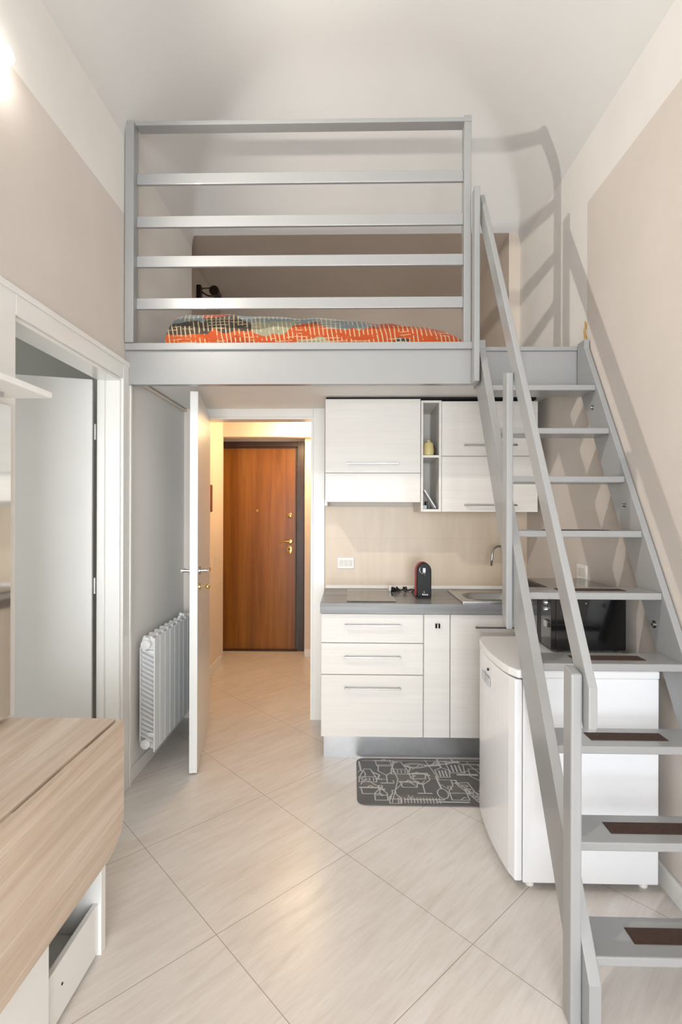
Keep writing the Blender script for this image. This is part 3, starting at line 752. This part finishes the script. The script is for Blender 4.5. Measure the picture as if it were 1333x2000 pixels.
ribbon(rb, [(.76, .86), (.92, .86), (.97, .93), (.96, .82), (.92, .86)], .006); ribbon(rb, [(.81, .84), (.86, .64), (.91, .64), (.87, .84)])
for i in range(14): ribbon(rb, [(.26+.02*i, .03), (.262+.02*i, .13)], .003)
ribbon(rb, [(.04, .92), (.96, .95)], .003); ribbon(rb, [(.24, .95), (.28, .50), (.22, .04)], .003); ribbon(rb, [(.50, .95), (.56, .50), (.66, .50), (.80, .03)], .003)
for i in range(26):
    a_ = (random.uniform(.03, .95), random.uniform(.05, .93)); ribbon(rb, [a_, (a_[0]+random.uniform(-.04, .04), a_[1]+random.uniform(-.10, .10)), (a_[0]+random.uniform(.0, .05), a_[1]+random.uniform(-.06, .06))], .0028)
for v in rb.bm.verts:
    v.co.x = min(max(v.co.x, MX0+.008), MX1-.008); v.co.y = min(max(v.co.y, MY0+.008), MY1-.008)
build('printed_utensils', rb, M['matline'], mt, label='pale line drawings of kitchen utensils')

# ------------------------------------------------------------------ fridge and microwave
fg = thing('small_fridge', 'white undercounter fridge standing beneath the staircase', 'fridge', (.9, 2.26, 0))
FY0, FY1 = 1.985, 2.53
build('body', MB().box(.662, 1.178, FY0, FY1, .03, .818), M['fridge'], fg, bevel=.004)
dp = [(.660, FY0+.002), (.660, FY1-.002)]
n = 12
for i in range(n+1):
    u = i/n; y = FY1-.002-(FY1-FY0-.004)*u; b = 1-(2*u-1)**2
    e = min(1, min(u, 1-u)*14); dp.append((.632-.0-.022*b-.006*e, y))
build('door', MB().prism(dp, 'Z', .035, .812), M['fridge'], fg, bevel=.006, seg=3)
tp = [(1.180, FY0-.004), (1.180, FY1+.002)]
for i in range(n+1):
    u = i/n; y = FY1+.002-(FY1-FY0+.006)*u; b = 1-(2*u-1)**2; e = min(1, min(u, 1-u)*8)**.5; tp.append((.640-.026*b-.018*e, y))
build('top_cover', MB().prism(tp, 'Z', .818, .850), M['fridgetop'], fg, bevel=.007, seg=3)
lbl = build('badge', MB().box(.5995, .6035, 2.31, 2.37, .695, .735), M['steel'], fg, bevel=.001)
build('badge', MB().box(.5985, .6025, 2.24, 2.30, .695, .735), M['steel'], fg, bevel=.001)
build('door_lock', MB().lathe((.598, 2.27, .765), [(.006, 0), (.006, .006)], 10, 'X'), M['darkmetal'], fg)
for x in (.70, 1.14):
    for y in (FY0+.04, FY1-.04):
        build('foot', MB().lathe((x, y, 0), [(.016, 0), (.018, .004), (.012, .031)], 14), M['plastic'], fg, smooth='auto')
mw = thing('microwave_oven', 'black microwave oven standing on top of the small fridge', 'microwave', (1.0, 2.47, .850))
mx0 = .885; my0 = 2.235; my1 = 2.66
build('casing', MB().box(mx0, 1.185, my0, my1, .862, 1.118), M['mw'], mw, bevel=.003)
build('top_panel', MB().box(mx0, 1.185, my0, my1, 1.1185, 1.121), M['mwtop'], mw)
dd = build('door', MB().box(mx0-.022, mx0, my0+.12, my1, .864, 1.116), M['black'], mw, bevel=.002)
build('door_window', MB().box(mx0-.024, mx0-.022, my0+.16, my1-.04, .90, 1.08), M['hob'], dd)
cp = build('control_panel', MB().box(mx0-.022, mx0, my0, my0+.118, .864, 1.116), M['mw'], mw, bevel=.002)
build('door_button', MB().box(mx0-.032, mx0-.022, my0+.022, my0+.062, .955, .985), M['chrome'], cp, bevel=.002)
for z in (1.06, 1.03): build('knob', MB().lathe((mx0-.034, my0+.05, z), [(.009, 0), (.011, .012)], 14, 'X'), M['steel'], cp, smooth='auto')
build('side_screw', MB().lathe((1.012, my0-.003, 1.065), [(.004, 0), (.004, .003)], 12, 'Y'), M['chrome'], mw)
for x in (mx0+.03, 1.16):
    for y in (my0+.04, 2.49): build('foot', MB().lathe((x, y, .850), [(.011, 0), (.011, .012)], 12), M['blackmatt'], mw)

# ------------------------------------------------------------------ radiator
rd = thing('radiator', 'white ribbed aluminium radiator on the wall behind the open door', 'radiator', (-1.12, 3.1, .14))
RZ0, RZ1 = .142, .775
NSEC = 9
for k in range(NSEC):
    y = 2.775+k*.08
    m = MB().box(-1.083, -1.077, y+.002, y+.076, RZ0, RZ1-.01)
    m.prism([(-1.160, RZ0+.03), (-1.083, RZ0), (-1.083, RZ1-.035), (-1.105, RZ1-.008), (-1.150, RZ1-.004), (-1.160, RZ1-.03)], 'Y', y+.030, y+.048)
    m.box(-1.162, -1.157, y+.006, y+.072, RZ0+.05, RZ1-.06)
    if k == 0:
        for i in range(19):
            z = RZ0+.075+i*.0265; m.beam((-1.086, y+.016, z-.018), (-1.158, y+.016, z+.018), .028, .004, (0, 0, 1))
    for z in (.235, .685): m.box(-1.083, -1.12, y+.008, y+.070, z-.01, z+.01)
    m.tube([(-1.125, y+.001, RZ1-.045), (-1.125, y+.079, RZ1-.045)], .024, 16).tube([(-1.125, y+.001, RZ0+.045), (-1.125, y+.079, RZ0+.045)], .024, 16)
    m.tube([(-1.125, y+.001, RZ1-.020), (-1.125, y+.079, RZ1-.020)], .016, 12)
    build('section', m, M['rad'], rd, bevel=.0015)
for z in (RZ1-.045, RZ0+.045):
    build('end_cap', MB().lathe((-1.125, 2.762, z), [(.012, 0), (.026, .003), (.027, .014)], 20, 'Y'), M['rad'], rd, smooth='auto')
build('air_valve', MB().tube([(-1.115, 3.27, RZ1-.01), (-1.10, 3.27, RZ1+.025), (-1.075, 3.27, RZ1+.018)], .007, 8).sphere((-1.10, 3.27, RZ1+.025), .011, 8), M['rad'], rd, smooth='auto')
for y in (2.95, 3.3): build('bracket', MB().box(XL, -1.15, y, y+.02, RZ1-.09, RZ1-.06), M['rad'], rd)

# ------------------------------------------------------------------ left side: shelf, mirror, table
sh = MB().box(XL, -.952, .5, 1.605, 1.812, 1.832)
she = thing('wall_shelf', 'white wall shelf on the left wall beside the side door', 'shelf', (XL, 1.1, 1.812))
build('board', sh, M['trimwhite'], she, bevel=.004)
build('bracket', MB().box(XL, XL+.14, 1.50, 1.52, 1.797, 1.812), M['steel'], she)
mr = thing('wall_mirror', 'tall mirror with thin wooden edge under the white wall shelf', 'mirror', (XL, 1.3, .8))
build('backing', MB().box(XL, -1.152, .9, 1.700, .765, 1.81), M['oak'], mr, bevel=.001)
build('mirror_glass', MB().box(-1.152, -1.148, .903, 1.697, .768, 1.807), M['mirror'], mr)

tb = thing('drop_leaf_table', 'pale oak drop-leaf console table with white base against left wall', 'table', (-.98, 1.2, 0))
TE = -.800; TZ = .752
build('tabletop', MB().box(XL+.002, TE, .55, 1.722, TZ-.022, TZ), M['oak'], tb, bevel=.0015)
lfp = [(.55, .345), (1.62, .345), (1.66, .352), (1.705, .385), (1.722, .425), (1.722, TZ-.004), (.55, TZ-.004)]
dl = build('drop_leaf', MB().prism(lfp, 'X', TE+.008, TE+.029), M['oak'], tb, bevel=.0015)
for y in (1.50, 1.17, .8):
    build('hinge', MB().box(TE-.02, TE+.012, y-.11, y+.02, TZ-.024, TZ-.010), M['oak'], tb)
build('end_panel', MB().box(XL+.02, -.818, 1.660, 1.690, 0, TZ-.024), M['trimwhite'], tb, bevel=.0015)
build('end_panel', MB().box(XL+.02, -.818, .58, .61, 0, TZ-.024), M['trimwhite'], tb, bevel=.0015)
build('divider_panel', MB().box(XL+.02, -.835, 1.345, 1.365, 0, TZ-.024), M['trimwhite'], tb, bevel=.001)
build('front_panel', MB().box(-.835, -.815, .61, 1.365, .0, TZ-.024), M['trimwhite'], tb, bevel=.001)
fp = build('drawer_front', MB().box(-.845, -.828, 1.366, 1.659, .012, .170), M['trimwhite'], tb, bevel=.001)
build('screw_cap', MB().lathe((-.827, 1.45, .10), [(.004, 0), (.004, .001)], 8, 'X'), M['dark'], fp)
build('bottom_board', MB().box(XL+.02, -.846, 1.366, 1.659, .05, .066), M['trimwhite'], tb)
build('back_board', MB().box(XL+.006, XL+.019, .58, 1.69, .02, TZ-.024), M['trimwhite'], tb)

# frayed golden strip at the head of the right stringer
gp = [(1.205, 2.68, 2.346), (1.212, 2.69, 2.37), (1.207, 2.69, 2.40), (1.214, 2.69, 2.43), (1.210, 2.69, 2.455)]
tag(build('cord_scrap', MB().tube(gp, [.004, .006, .004, .005, .002], 6), M['gold'], smooth=True), 'frayed golden cord scrap sticking up at the top of the right stringer', 'cord')
